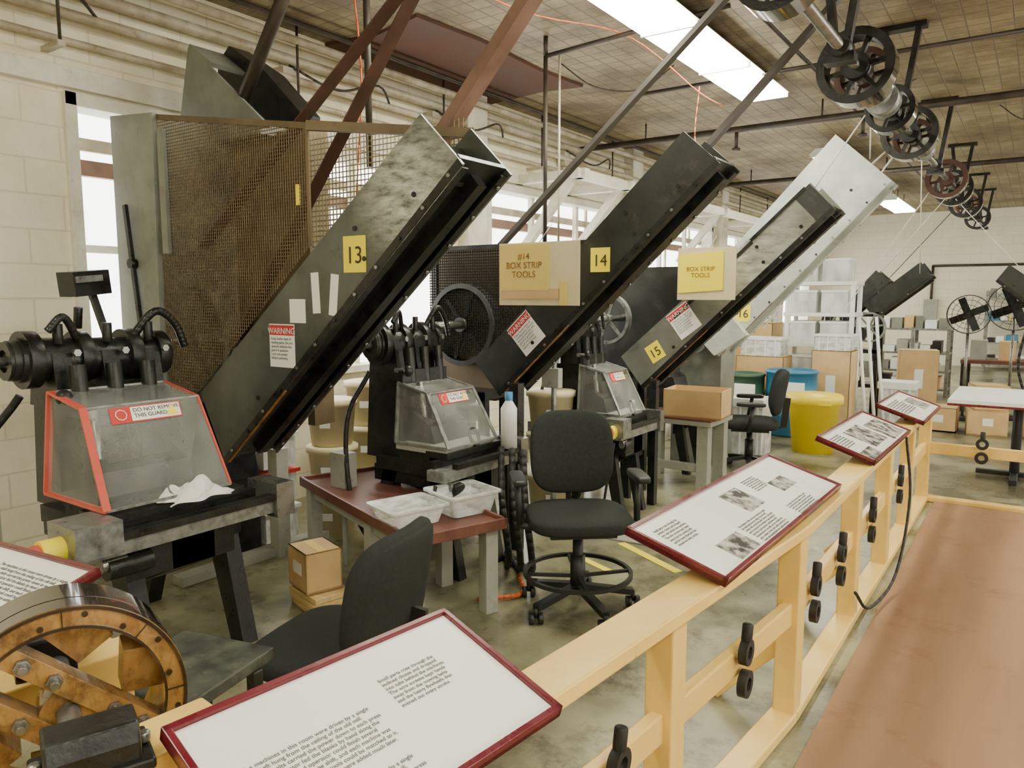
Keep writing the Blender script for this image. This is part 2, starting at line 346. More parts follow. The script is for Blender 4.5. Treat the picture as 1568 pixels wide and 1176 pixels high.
def fixture(x,y0,y1,lamp,z=3.6,w=0.36):
    m=M('fluorescent_light_fixture'); n=max(1,round((y1-y0)/1.22)); L=(y1-y0)/n
    for k in range(n):
        a=y0+k*L+0.004; b=y0+(k+1)*L-0.004
        m.prism([(x-w/2-0.03,z),(x+w/2+0.03,z),(x+w/2-0.04,z+0.07),(x-w/2+0.04,z+0.07)],a,b,WPLAS)
        m.b2((x-w/2,a+0.008,z-0.035),(x+w/2,b-0.008,z-0.002),lamp)
        m.b2((x-w/2-0.02,a,z-0.04),(x+w/2+0.02,a+0.006,z),WPLAS); m.b2((x-w/2-0.02,b-0.006,z-0.04),(x+w/2+0.02,b,z),WPLAS)
        for yy in (a+0.2,b-0.2): m.cyl((x,yy,z+0.06),(x,yy,H),0.008,STEEL,seg=8)
    m.done()
fixture(-2.34,3.0,7.65,LAMP,w=0.4)
fixture(-2.4,10.5,12.9,LAMPF,3.5); fixture(-2.4,15.0,17.4,LAMPF,3.4)
fixture(1.6,-1.5,3.4,LAMPF); fixture(1.6,5.5,10.4,LAMPF); fixture(1.6,13,17,LAMPF); fixture(-2.4,-2.0,0.4,LAMPF)  # right-hand row is out of view, added to light the carpet
m=M('carpet_runner'); m.b2((-0.6,-2.8,0.0),(3.5,6.8,0.014),CARPET); m.done()
# ---------------------------------------------------------------- fence
def pout(m,c,ax=(1,0,0)):
    c=V(c)
    for dz,r in((0.055,0.044),(-0.055,0.046)):
        m.ring(c+V((0,0,dz)),ax,r,r*0.5,0.028,BLACKF,seg=20)
    m.cyl(c+V((0,0,0.09)),c+V((0,0.012,0.15)),0.018,BLACKF,seg=10)
m=M('wooden_barrier_fence')
A=V((-1.0,-0.2,0)); B=V((-0.72,2.9,0)); C=V((-0.70,6.85,0)); D=V((3.4,6.85,0))
def at(y):
    if y<B.y: t=(y-A.y)/(B.y-A.y); return A.lerp(B,t)
    return B.lerp(C,(y-B.y)/(C.y-B.y))
for P,Q in((A,B),(B,C),(C,D)):
    z=V((0,0,1))
    if P is not C: m.bar(P+z*0.775,Q+z*0.775,0.13,0.045,YEL)
    m.bar(P+z*0.44,Q+z*0.44,0.04,0.09,YEL)
    m.bar(P+z*0.022,Q+z*0.022,0.1,0.04,YEL)
for y in (0.15,1.05,1.92,2.92,4.02,4.95,5.9,6.85):
    p=at(y); m.box((p.x+0.0,p.y,0.38),(0.085,0.1,0.75),YEL)
    if y in(2.92,4.02,4.95): m.bar((p.x-0.04,p.y,0.3),(p.x-0.3,p.y,0.02),0.04,0.07,YEL)
for x in (0.6,1.9,3.2): m.box((x,6.85,0.25),(0.09,0.085,0.46),YEL)
for y in (1.6,2.38,3.12,3.6,4.35,5.3): pout(m,at(y)+V((0.045,0,0.43)))
for x in (-0.3,0.6): pout(m,V((x,6.79,0.46)),ax=(0,1,0))
m.curve([(-0.62,5.1,0.8),(-0.57,5.0,0.45),(-0.57,4.6,0.1),(-0.62,4.1,0.06),(-0.66,3.9,0.2)],0.008,BLACKF)
m.done(0.006)
# ---------------------------------------------------------------- reading panels
L1="The machines in this room were driven by a single\nline shaft hung from the ceiling of the old mill.\nLeather belts carried the power down to each press\nand the operator fed the blanks by hand along the\nsteel tray. A good operator could finish several\nthousand pieces in one shift, and each machine was\ngiven a number so that tools could be matched to it.\nGuards and warning labels were added much later."
L2="Small parts rose through the\ninclined chutes and dropped\ninto tubs behind the machines.\nThe wire screens kept hands\naway from the moving belts\nand the heavy flywheels that\nevened out every stroke."
def panel(TL,TR,vv,cols,photos,sz=0.02,legs=True):
    TL=V(TL);TR=V(TR);vv=V(vv); u=TR-TL; n=vv.cross(u).normalized()
    if n.z<0: n=-n
    m=M('interpretive_sign_panel')
    m.slab(TL-n*0.02,u,vv,n*0.016,BURG)
    fw=0.014; uu=u.normalized(); vn=vv.normalized()
    m.slab(TL-n*0.02,u,vn*fw,n*0.028,BURG); m.slab(TL+vv-vn*fw-n*0.02,u,vn*fw,n*0.028,BURG)
    m.slab(TL-n*0.02,uu*fw,vv,n*0.028,BURG); m.slab(TR-uu*fw-n*0.02,uu*fw,vv,n*0.028,BURG)
    m.slab(TL+uu*fw+vn*fw-n*0.004,u-uu*fw*2,vv-vn*fw*2,n*0.004,PAPER)
    for (a,b,c,d) in photos:
        m.slab(TL+u*a+vv*b+n*0.0005,u*(c-a),vv*(d-b),n*0.001,PHOTO)
    if legs:
        for t in (0.3,0.7):
            c=TL+u*t+vv*0.68-n*0.02
            m.prism([(c.x-0.05,0.797),(c.x+0.05,0.797),(c.x+0.05,c.z-0.0145),(c.x-0.05,c.z+0.008)],c.y-0.05,c.y+0.05,BURG)
    ob=m.done(0.003)
    for (a,b,s,tx) in cols:
        text(ob,tx,TL+u*a+vv*b+n*0.001,u,-vv,sz*s,INK)
    return ob
panel((-1.16,0.63,.93),(-1.087,1.277,.93),(.346,-.04,-.11),[(0.1,0.42,1.0,L1),(0.58,0.3,1.0,L2),(0.1,0.78,1.0,L1)],[],0.0125)
panel((-1.03,2.1,.92),(-1.0,3.5,.92),(.33,0,-.1),[(0.05,0.2,1,L2),(0.3,0.66,.9,L1),(0.62,0.2,.8,L2),(0.6,0.78,.8,L1)],[(0.14,0.66,0.27,0.93),(0.44,0.2,0.56,0.58),(0.72,0.38,0.84,0.6)],0.015)
panel((-.92,4.1,.92),(-.9,5.2,.92),(.29,0,-.1),[(0.05,0.2,1,L2)],[(0.3,0.2,0.6,0.8),(0.65,0.3,0.95,0.9),(0.05,0.7,0.25,0.95)],0.016)
panel((-.88,5.6,.92),(-.87,6.5,.92),(.3,0,-.1),[(0.1,0.2,1.2,L1)],[(0.6,0.3,0.9,0.8)],0.016)
panel((-2.75,0.86,.93),(-2.0,0.95,.93),(.04,-.36,-.1),[(0.1,0.2,1.2,L1),(0.55,0.2,1.2,L1)],[],0.0125,legs=False)
# ---------------------------------------------------------------- foreground wooden pulley
m=M('wooden_belt_pulley')
c=V((-1.487,0.63,0.845)); ax=V((0.93,-0.34,0.05)).normalized(); r=0.215
d,a,b,L=m.frame(c,c+ax)
m.ring(c-ax*0.08,ax,r,r*0.8,0.16,WOODP,seg=64,mo=LACQ)
m.ring(c-ax*0.11,ax,r*1.004,r*0.99,0.1,LACQ,seg=64)
m.ring(c+ax*0.002,ax,r*0.995,r*0.965,0.006,LACQ,seg=64); m.ring(c+ax*0.002,ax,r*0.82,r*0.795,0.006,LACQ,seg=64)
for i in range(8):
    t=2*PI*i/8; q=a*math.cos(t)+b*math.sin(t); m.bar(c+q*r*0.8+ax*0.002,c+q*r*0.98+ax*0.002,0.002,0.004,LACQ,up=ax)
for i in range(16):
    t=2*PI*(i+.5)/16; q=a*math.cos(t)+b*math.sin(t); m.cyl(c+q*r*(0.86 if i%2 else .92),c+q*r*(0.86 if i%2 else .92)+ax*0.005,0.006,LACQ,seg=10)
g=(a*0.75+b*0.65).normalized(); g2=ax.cross(g)
for o in(-0.045,0.045):
    m.bar(c+g2*o-g*r*0.82-ax*0.03,c+g2*o+g*r*0.82-ax*0.03,0.04,0.06,WOODP,up=ax)
m.cyl(c-ax*0.1,c-ax*0.01,0.05,WOODP)
for o in (-0.045,0.045):
    for k in(-0.13,-0.065,0.065,0.13):
        p=c+g2*o+g*k; m.cyl(p,p+ax*0.014,0.015,STEEL,seg=6); m.cyl(p+ax*.012,p+ax*0.03,0.008,STEEL,seg=10)
for s_ in(-1,1):
    for k in (-.35,.35):
        p=c+g2*s_*r*0.6+g*r*k-ax*0.07; m.box(p,(0.06,0.08,0.1),WOODP,rot=(0.3+k,0.2,math.atan2(ax.y,ax.x)))
m.cyl(c-ax*0.3,c+ax*0.07,0.022,STEEL)
m.done(0.003)
m=M('pulley_stand')
m.T=Matrix.Translation((-1.25,0.56,0.085))@Matrix.Rotation(-0.35,4,'Z')
m.prism([(-0.05,0.79),(0.05,0.79),(0.05,0.83),(0.035,0.86),(-0.035,0.86),(-0.05,0.83)],-0.07,0.07,BLACK); m.b2((-0.06,-0.09,0.78),(0.06,0.09,0.80),BLACK)
for y in(-.08,.08): m.cyl((0,y,0.8),(0,y,0.82),0.012,STEEL,seg=6)
m.T=Matrix.Identity(4)
m.box((-1.27,0.545,0.815),(0.13,0.5,0.1),YEL,rz=-0.1); m.box((-1.8,0.72,0.76),(0.1,0.42,0.1),YEL,rz=-0.1); m.box((-1.8,0.72,0.85),(0.09,0.12,0.09),BLACK,rz=-0.3)
for x,y in((-1.28,0.4),(-1.26,0.69),(-1.8,0.58),(-1.8,0.86)): m.box((x,y,0.38 if x>-1.5 else .36),(0.08,0.08,0.76 if x>-1.5 else .72),YEL)
m.b2((-2.8,0.5,0.74),(-1.85,0.9,0.80),YEL)
for x in(-2.7,): m.box((x,0.7,0.37),(0.08,0.08,0.74),YEL)
m.done(0.005)
m=M('small_work_bench')
m.box((-1.92,1.13,0.6),(0.34,0.34,0.035),TOPG,rz=0.25)
for dx in(-.13,.13):
    for dy in(-.13,.13): m.box((-1.92+dx,1.13+dy,0.291),(0.035,0.035,0.582),BLACK)
m.box((-1.92,1.13,0.2),(0.28,0.28,0.02),BLACK)
m.done(0.004)
# ---------------------------------------------------------------- chutes
def chute(name,quad,y0,y1,face,under,num=None,numpos=None,warn=None,wrot=0,tags=(),extra=None,numrot=0,topbox=False):
    BL,BR,TR,TL=[V((p[0],0,p[1])) for p in quad]
    m=M(name)
    d=(TR-BR); Ls=d.length; d.normalize(); n=V((-d.z,0,d.x))
    def P(s,h): q=BR+d*s+n*h; return (q.x,q.z)
    q=[(p.x,p.z) for p in (BL,BR,TR,TL)]
    m.prism(q,y0,y0+0.014,face); m.prism(q,y1-0.014,y1,face)
    W=(TL-TR).length
    m.prism([P(0,0.035),P(Ls,0.035),P(Ls,0.06),P(0,0.06)],y0+0.014,y1-0.014,under)
    m.prism([P(0.05,0.0),P(Ls-.02,0.0),P(Ls-.02,0.012),P(0.05,0.012)],y0+0.014,y0+0.06,under)
    m.prism([P(0.05,0.0),P(Ls-.02,0.0),P(Ls-.02,0.012),P(0.05,0.012)],y1-0.06,y1-0.014,under)
    ym=(y0+y1)/2
    m.prism([P(0.1,-0.03),P(Ls*0.97,-0.03),P(Ls*0.97,0.035),P(0.1,0.035)],ym-0.03,ym+0.03,under)
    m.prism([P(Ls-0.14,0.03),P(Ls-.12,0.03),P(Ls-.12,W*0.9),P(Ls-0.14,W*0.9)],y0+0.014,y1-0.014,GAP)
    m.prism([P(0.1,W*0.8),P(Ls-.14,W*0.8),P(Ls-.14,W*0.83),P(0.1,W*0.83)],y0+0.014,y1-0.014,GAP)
    m.prism([P(0.02,-0.008),P(0.7,-0.008),P(0.7,0.006),P(0.02,0.006)],y0-0.003,y0+0.02,AMBER)
    m.prism([P(0,-0.006),P(Ls,-0.006),P(Ls,0.03),P(0,0.03)],y0-0.008,y0,under)
    if topbox:
        m.prism([P(Ls*.72,W*.96),P(Ls*.98,W*.96),P(Ls*.98,W*1.04),P(Ls*.72,W*1.04)],y0-0.01,y1,BLACK)
        m.prism([P(Ls*.3,W*.9),P(Ls*.72,W*.9),P(Ls*.72,W),P(Ls*.3,W)],y0-0.006,y0,BLACK)
        m.prism([P(Ls*.93,0),P(Ls*1.0,0),P(Ls*1.0,W),P(Ls*.93,W)],y0-0.006,y0,DKG)
    k=0.12
    while k<Ls:
        x,z=P(k,0.012); m.cyl((x,y0-0.008,z),(x,y0-0.016,z),0.009,STEEL if int(k*10)%3 else BLACK,seg=8); 
        x,z=P(k,0.0); m.cyl((x,y1-0.035,z),(x-n.x*0.012,y1-0.035,z-n.z*0.012),0.01,STEEL,seg=8)
        k+=0.19
    for s_ in (0.22,0.7,0.72,0.88):
        x,z=P(Ls*s_,W*(0.3 if s_!=.72 else .75)); m.cyl((x,y0,z),(x,y0-0.006,z),0.012,BLACK,seg=10)
    yy=y0-0.003
    def st(c,w,h,rot,mm,off=0.0):
        ux=V((math.cos(rot),0,math.sin(rot))); uz=V((-math.sin(rot),0,math.cos(rot)))
        o=V((c[0],yy-off,c[1]))-ux*w/2-uz*h/2
        m.slab(o,ux*w,uz*h,V((0,0.002,0)),mm)
    if numpos: st(numpos,0.15 if not extra else extra,0.17 if not extra else extra*1.1,numrot,STY)
    if warn:
        ws=0.2; st(warn,ws,ws*1.12,wrot,STW)
        uz=V((-math.sin(wrot),0,math.cos(wrot))); c2=V((warn[0],0,warn[1]))+uz*ws*0.4
        st((c2.x,c2.z),ws*0.97,ws*0.26,wrot,STR,0.001)
    for (c,w,h,rot) in tags: st(c,w,h,rot,STW)
    ob=m.done(0.0)
    if num:
        ux=V((math.cos(numrot),0,math.sin(numrot))); uz=V((-math.sin(numrot),0,math.cos(numrot)))
        s_=extra if extra else 0.15
        text(ob,num,V((numpos[0],yy-0.002,numpos[1]))-uz*s_*0.28,ux,uz,s_*0.75,INKD,align='CENTER')
    if warn:
        ux=V((math.cos(wrot),0,math.sin(wrot))); uz=V((-math.sin(wrot),0,math.cos(wrot)))
        c=V((warn[0],yy-0.003,warn[1]))
        text(ob,"WARNING",c+uz*0.062,ux,uz,0.044,STW,align='CENTER')
        text(ob,"Keep hands clear of\nmoving parts. Do not\noperate without the\nguard in position.\nLock out power\nbefore servicing.",c+uz*0.03-ux*0.085,ux,uz,0.02,INK)
    return ob
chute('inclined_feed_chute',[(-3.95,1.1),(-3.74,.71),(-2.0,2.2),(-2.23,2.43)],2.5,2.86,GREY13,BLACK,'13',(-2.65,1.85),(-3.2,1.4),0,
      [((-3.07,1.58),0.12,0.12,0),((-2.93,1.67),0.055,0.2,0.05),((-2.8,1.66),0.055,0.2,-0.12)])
chute('inclined_feed_chute',[(-3.1,1.21),(-2.9,1.0),(-1.45,2.36),(-1.66,2.55)],4.0,4.34,DKG,BLACK,'14',(-2.16,1.87),(-2.69,1.42),0.75,extra=0.13)
chute('inclined_feed_chute',[(-2.77,1.17),(-2.57,.92),(-1.18,2.24),(-1.35,2.43)],5.5,5.84,G15,BLACK,'15',(-2.47,1.22),(-2.24,1.47),0.65,extra=0.13,numrot=0.6,topbox=True)
chute('inclined_feed_chute',[(-2.9,1.55),(-2.49,1.09),(-1.08,2.61),(-1.53,3.03)],7.0,7.4,LGREY,LGREY,'16',(-2.27,1.5),None,0,extra=0.14)
chute('inclined_feed_chute',[(-1.95,1.55),(-1.8,1.36),(-1.15,1.9),(-1.3,2.1)],11.0,11.4,DKG,BLACK)
chute('inclined_feed_chute',[(-2.4,1.5),(-2.25,1.36),(-1.75,1.85),(-1.95,2.03)],11.8,12.2,DKG,BLACK)
chute('inclined_feed_chute',[(-0.35,2.05),(-0.48,1.85),(0.2,1.3),(0.35,1.5)],11.2,11.6,DKG,BLACK)
# ---------------------------------------------------------------- wire mesh helper
def wires(m,y,poly,step,r,mt):
    def clip(axis,val):
        hits=[]
        for i in range(len(poly)):
            a=poly[i]; b=poly[(i+1)%len(poly)]
            if (a[axis]-val)*(b[axis]-val)<0:
                t=(val-a[axis])/(b[axis]-a[axis]); hits.append(a[1-axis]+t*(b[1-axis]-a[1-axis]))
        return (min(hits),max(hits)) if len(hits)>=2 else None
    for axis in(0,1):
        lo=min(p[axis] for p in poly); hi=max(p[axis] for p in poly); k=lo+step/2
        while k<hi:
            h=clip(axis,k)
            if h:
                p0=(k,y,h[0]) if axis==0 else (h[0],y+r,k); p1=(k,y,h[1]) if axis==0 else (h[1],y+r,k)
                m.cyl(p0,p1,r,mt,seg=4,caps=False)
            k+=step
# ---------------------------------------------------------------- hopper of machine 13
m=M('mesh_guarded_hopper')
m.prism([(-4.7,0.0),(-4.62,0.0),(-4.28,1.0),(-4.24,2.7),(-4.7,2.74)],2.46,3.0,GREYT)
m.prism([(-4.24,0.95),(-3.75,0.9),(-3.5,1.2),(-3.45,2.6),(-4.24,2.66)],2.98,3.04,OLIVE)
m.b2((-3.5,2.9,0.9),(-3.44,3.05,2.62),OLIVE)
wires(m,2.49,[(-4.3,2.69),(-2.95,2.47),(-2.95,1.9),(-3.93,1.12),(-4.25,1.0)],0.018,0.0026,MESH)
wires(m,2.9,[(-3.42,2.55),(-2.3,2.5),(-2.3,2.36),(-3.42,1.5)],0.028,0.0028,MESHL)
wires(m,2.93,[(-3.42,2.52),(-2.3,2.47),(-2.3,2.33),(-3.42,1.48)],0.028,0.0024,MESHL)
m.bar((-4.3,2.49,2.69),(-2.95,2.49,2.47),0.012,0.03,OLIVE); m.bar((-2.95,2.49,2.47),(-2.25,2.9,2.42),0.03,0.045,OLIVE)
m.bar((-2.95,2.49,2.47),(-2.95,2.49,1.9),0.01,0.02,OLIVE)
m.b2((-4.2,2.46,1.9),(-4.14,2.48,2.6),GREYT)
m.bar((-4.55,2.44,2.2),(-4.45,2.44,1.5),0.02,0.03,BLACK); m.cyl((-4.5,2.42,1.85),(-4.5,2.46,1.85),0.03,BLACK)
# upper chute box
m.prism([(-4.62,2.72),(-4.48,3.2),(-4.26,3.05),(-3.7,2.62)],2.86,2.88,GREYT)
m.prism([(-4.6,2.72),(-4.52,3.18),(-4.4,3.26),(-4.05,3.05),(-3.72,2.75),(-3.75,2.6)],3.1,3.25,BLACK)
m.prism([(-4.48,3.2),(-4.26,3.05),(-4.24,3.07),(-4.46,3.22)],2.86,3.1,GREYT)
m.b2((-4.6,2.86,2.6),(-3.8,3.25,2.66),GREYT)
m.b2((-3.04,2.5,2.1),(-3.02,2.485,2.2),STY)
m.wheel((-4.3,2.72,1.38),(0,1,0),0.39,0.09,ALU,6,rim=0.14,mo=ALU); m.cyl((-4.3,2.5,1.38),(-4.3,2.98,1.38),0.035,STEEL)
m.cyl((-3.72,2.6,1.3),(-3.72,2.95,1.3),0.07,GREYT)
m.prism([(-4.6,0),(-4.1,0),(-4.1,0.5),(-4.2,0.95),(-4.6,0.95)],2.7,2.98,BLACK)
m.done(0.0)
m=M('drive_belt')
m.bar((-4.72,2.76,1.65),(-1.65,2.76,3.69),0.008,0.08,BELT,up=(0,1,0)); m.bar((-4.0,2.74,1.3),(-1.9,2.74,3.69),0.008,0.08,BELT,up=(0,1,0)); m.done()
m=M('drive_belt'); m.bar((-2.6,2.93,2.3),(-1.26,2.93,3.69),0.06,0.09,BELT2,up=(0,1,0)); m.done()
m=M('drive_belt'); m.bar((-3.45,4.42,1.8),(-1.2,4.42,3.69),0.03,0.06,BELTG,up=(0,1,0)); m.done()
m=M('drive_belt'); m.bar((-1.85,4.3,2.3),(-1.1,5.1,3.5),0.035,0.05,BELTG,up=(0,1,0)); m.done()
m=M('steel_drop_pipe'); m.cyl((-4.1,2.9,2.7),(-3.3,2.9,3.69),0.038,PIPED); m.cyl((-3.25,3.2,2.4),(-3.25,3.2,3.69),0.02,PIPED); m.done()
m=M('support_post'); m.box((-3.9,2.98,0.35),(0.09,0.09,0.7),TGREY); m.b2((-4.0,2.3,0),(-3.9,3.6,0.06),TGREY); m.b2((-3.9,2.98,0.0),(-3.4,3.04,0.05),TGREY); m.done(0.004)
# ---------------------------------------------------------------- housings of machines 14, 15, 16
def frame_body(m,x0,x1,y0,y1,h):
    for x in (x0,x1-0.06):
        m.prism([(x,0),(x+.08,0),(x+.06,h),(x,h)],y0,y0+.05,BLACK); m.prism([(x,0),(x+.08,0),(x+.06,h),(x,h)],y1-.05,y1,BLACK)
    for z in (h*.3,h*.62,h-.06): m.b2((x0,y0,z),(x1,y1,z+.05),BLACK)
    m.bar((x0+.03,y0+.02,.05),(x1-.03,y0+.02,h*.6),.03,.05,BLACK)
    xm=(x0+x1)/2
    m.cyl((xm,y0-.12,h*.8),(xm,y1,h*.8),.07,DKG); m.cyl((xm,y0-.14,h*.8),(xm,y0-.08,h*.8),.1,BLACK); m.cyl((xm-.1,y0-.06,h*.5),(xm-.1,y1,h*.5),.06,BLACK)
    m.curve([(x0,y0-.02,h),(x0-.08,y0-.08,h*.6),(x0+.02,y0-.06,h*.3),(x0+.1,y0-.03,.1)],.016,BLACKF)
    m.b2((x1-.16,y0-.06,h*.4),(x1-.04,y0,h*.55),ALU)
m=M('machine_housing')
m.prism([(-3.75,2.0),(-2.3,2.0),(-3.0,1.3),(-3.2,0.9),(-3.75,0.9)],4.36,4.42,OLIVE)
m.b2((-3.8,4.36,0.0),(-3.72,4.8,2.02),DKG)
wires(m,4.28,[(-3.75,2.0),(-2.25,2.0),(-3.05,1.22),(-3.75,1.22)],0.02,0.004,GAP)
m.bar((-3.75,4.28,2.0),(-2.2,4.28,2.0),0.03,0.03,BLACK)
m.wheel((-3.45,4.32,1.45),(0,1,0),0.3,0.1,DKG,6,mo=ALU); m.cyl((-3.45,4.0,1.45),(-3.45,4.4,1.45),0.03,STEEL)
frame_body(m,-3.7,-3.1,4.1,4.4,1.0)
m.box((-2.73,3.95,0.55),(0.07,0.07,1.1),BLACK); m.done()
m=M('machine_housing')
m.prism([(-3.3,1.9),(-2.0,1.9),(-2.7,1.2),(-2.9,0.9),(-3.3,0.9)],5.9,5.95,DKG)
m.wheel((-2.95,5.6,1.47),(0,1,0),0.21,0.06,ALU,6); m.cyl((-2.95,5.4,1.47),(-2.95,5.95,1.47),0.025,STEEL)
frame_body(m,-3.2,-2.7,5.5,5.85,1.05); m.box((-2.45,5.45,0.5),(0.06,0.06,1.0),BLACK); m.done()
m=M('machine_housing')
m.b2((-3.0,7.1,0),(-2.5,7.5,1.2),GREYT); m.prism([(-2.9,1.5),(-2.5,1.1),(-2.2,1.3),(-2.6,1.75)],6.9,7.0,LGREY)
m.wheel((-2.75,6.95,1.3),(0,1,0),0.2,0.06,ALU,6); m.done()
m=M('machine_housing'); frame_body(m,-2.2,-1.75,11.0,11.4,1.45); m.cyl((-1.85,10.95,1.25),(-1.85,11.4,1.25),.03,STEEL); m.wheel((-1.85,10.95,1.25),(0,1,0),0.2,0.06,ALU,6); m.done()
m=M('machine_housing'); frame_body(m,-2.6,-2.2,11.8,12.2,1.5); m.wheel((-2.3,11.75,1.25),(0,1,0),0.2,0.06,ALU,6); m.done()
m=M('machine_housing'); frame_body(m,-0.1,0.3,11.2,11.6,1.4); m.done()
m=M('electrical_switch_box'); m.cyl((-2.85,4.6,0),(-2.85,4.6,1.3),0.02,ALU); m.b2((-2.93,4.56,1.0),(-2.79,4.62,1.14),TGREY); m.b2((-2.92,4.57,1.18),(-2.79,4.59,1.35),STW); m.b2((-2.92,4.567,1.29),(-2.79,4.57,1.34),STR); m.box((-2.85,4.6,0.01),(.14,.14,.02),ALU); m.done(.003)
# ---------------------------------------------------------------- press
def press(ox,oy,guard=True,sc=1.0,rz=0.0,front=True,knob=True):
    m=M('stamping_press'); m.T=Matrix.Translation((ox,oy,0))@Matrix.Rotation(rz,4,'Z')@Matrix.Diagonal((sc,sc,1,1))@Matrix.Translation((3.6,-1.85,0))
    for y in (1.62,2.1):
        m.prism([(-3.95,0),(-3.85,0),(-3.6,0.62),(-3.75,0.62)],y-0.04,y+0.04,BLACK)
        m.prism([(-3.0,0),(-3.1,0),(-3.3,0.62),(-3.15,0.62)],y-0.04,y+0.04,BLACK)
        m.b2((-3.85,y-0.04,0.52),(-3.1,y+0.04,0.62),BLACK)
    m.b2((-3.8,1.55,0.6),(-3.15,2.15,0.68),BLACK)
    m.prism([(-3.95,0.66),(-3.5,0.66),(-3.45,0.9),(-3.6,1.2),(-3.9,1.25)],1.6,2.1,BLACK)
    m.cyl((-3.7,1.45,1.37),(-3.7,2.1,1.35),0.1,BLACK,seg=28)
    for y,r in((1.5,0.13),(1.72,0.12),(1.95,0.125),(2.1,0.11)): m.cyl((-3.7,y-0.03,1.37),(-3.7,y+0.03,1.37),r,BLACK,seg=28)
    m.cyl((-3.7,1.42,1.37),(-3.7,1.47,1.37),0.09,DKG,seg=28); m.cyl((-3.7,1.25,1.37),(-3.7,1.45,1.37),0.02,STEEL); m.cyl((-3.7,1.27,1.37),(-3.7,1.32,1.37),0.04,ALU)
    m.ring((-3.7,1.415,1.37),(0,1,0),0.085,0.05,0.02,DKG)
    for y in(1.6,1.82,2.02):
        m.prism([(-3.85,1.15),(-3.55,1.15),(-3.6,1.4),(-3.8,1.4)],y-0.04,y+0.04,BLACK)
        m.cyl((-3.62,y,1.44),(-3.62,y,1.53),0.022,BLACK,seg=12)
        m.cyl((-3.57,y+.05,1.4),(-3.55,y+.05,1.4),0.018,STEEL,seg=6)
    m.curve([(-3.65,1.95,1.45),(-3.6,2.05,1.58),(-3.6,2.15,1.52),(-3.6,2.2,1.4)],0.02,BLACK)
    m.curve([(-3.65,1.7,1.45),(-3.6,1.62,1.56),(-3.6,1.55,1.5)],0.018,BLACK)
    for y in(1.62,1.78,1.94): m.cyl((-3.45,y,0.8),(-3.5,y,1.35),0.035,BLACK,seg=14); m.cyl((-3.43,y,0.78),(-3.45,y,0.9),0.05,DKG,seg=14)
    m.box((-3.45,1.8,1.1),(0.1,0.5,0.06),BLACK); m.box((-3.4,1.8,0.74),(0.3,0.5,0.12),BLACK)
    m.b2((-3.5,1.5,0.8),(-3.46,2.0,1.22),BLACK); m.prism([(-3.46,0.8),(-3.2,0.8),(-3.24,0.9),(-3.46,1.0)],1.55,1.97,BLACK)
    m.cyl((-3.36,1.7,0.95),(-3.3,1.7,0.95),0.07,BLACK); m.box((-3.34,1.86,1.0),(0.06,0.14,0.16),DKG); m.cyl((-3.28,1.86,0.8),(-3.28,1.86,0.9),0.045,BLACK)
    m.cyl((-3.4,1.55,1.1),(-3.4,1.98,1.1),0.03,BLACK); m.cyl((-3.34,1.62,0.85),(-3.4,1.62,1.15),0.025,STEEL)
    m.sph((-3.42,1.52,1.22),0.035,BLACK); m.cyl((-3.55,1.52,1.22),(-3.42,1.52,1.22),0.014,STEEL)
    if guard:
        m.bar((-3.85,1.95,1.4),(-3.95,1.9,1.75),0.03,0.03,BLACK); m.box((-3.93,1.88,1.72),(0.12,0.2,0.12),BLACK,rot=(0.1,0,0.2)); m.box((-3.86,1.87,1.74),(0.02,0.14,0.03),ALU,rot=(0.1,0,0.2))
        m.cyl((-3.84,1.8,1.6),(-3.86,1.8,1.5),0.02,BLACK)
    lab=None
    TLo,TRo=V((-3.22,1.5,1.19)),V((-3.22,2.02,1.19)); BLo,BRo=V((-2.99,1.46,0.8)),V((-2.99,2.02,0.8))
    if not guard:
        for p in (TLo,TRo): p.z=1.1
    dn=(BLo-TLo).normalized()
    if front:
        BK=V((-3.5,1.5,TLo.z+.05)); BK2=V((-3.5,2.02,TLo.z+.05)); BL2=V((-3.5,1.46,0.8)); BR2=V((-3.5,2.02,0.8))
        for q in((TLo,TRo,BRo,BLo),(TLo,BLo,BL2,BK),(TRo,BRo,BR2,BK2),(TLo,TRo,BK2,BK)): m.quad(q,CLEAR)
        EC=RED if guard else ALU
        for p,q in((TLo,BLo),(TLo,BK),(BK,BL2),(BL2,BLo)): m.bar(p,q,0.03,0.012,EC)
        for p,q in((TRo,BRo),(TRo,BK2),(BLo,BRo),(TLo,TRo),(BK,BK2)): m.bar(p,q,0.01 if guard else 0.03,0.01,RED if guard and p is TRo else ALU)
        nn=V((0.86,0,0.5))
        o=TLo+V((0,0.1,0))+dn*0.015+nn*0.002; m.slab(o,V((0,0.32,0)),dn*0.075,nn*0.002,STR); m.slab(o+V((0,0.09,0))+dn*0.005+nn*.002,V((0,0.225,0)),dn*0.065,nn*0.001,STW)
        m.cyl(o+V((0,0.045,0))+dn*0.037+nn*0.003,o+V((0,0.045,0))+dn*0.037+nn*0.006,0.026,STW,seg=8)
        m.cyl(o+V((0,0.045,0))+dn*0.037+nn*0.005,o+V((0,0.045,0))+dn*0.037+nn*0.0075,0.022,STR,seg=8)
        m.add([o+V((0,0.245,0))+dn*0.062+nn*.005,o+V((0,0.305,0))+dn*0.062+nn*.005,o+V((0,0.275,0))+dn*0.012+nn*.005],[(0,1,2)],STY)
        lab=m.T@(o+V((0,0.1,0))+dn*0.03+nn*0.0045)
        m.ring((-3.03,1.8,0.83),(1,0,0.5),0.06,0.035,0.01,BLACK,seg=24)
        if not guard: m.b2((-3.5,1.46,0.76),(-3.02,2.02,0.8),TGREY)
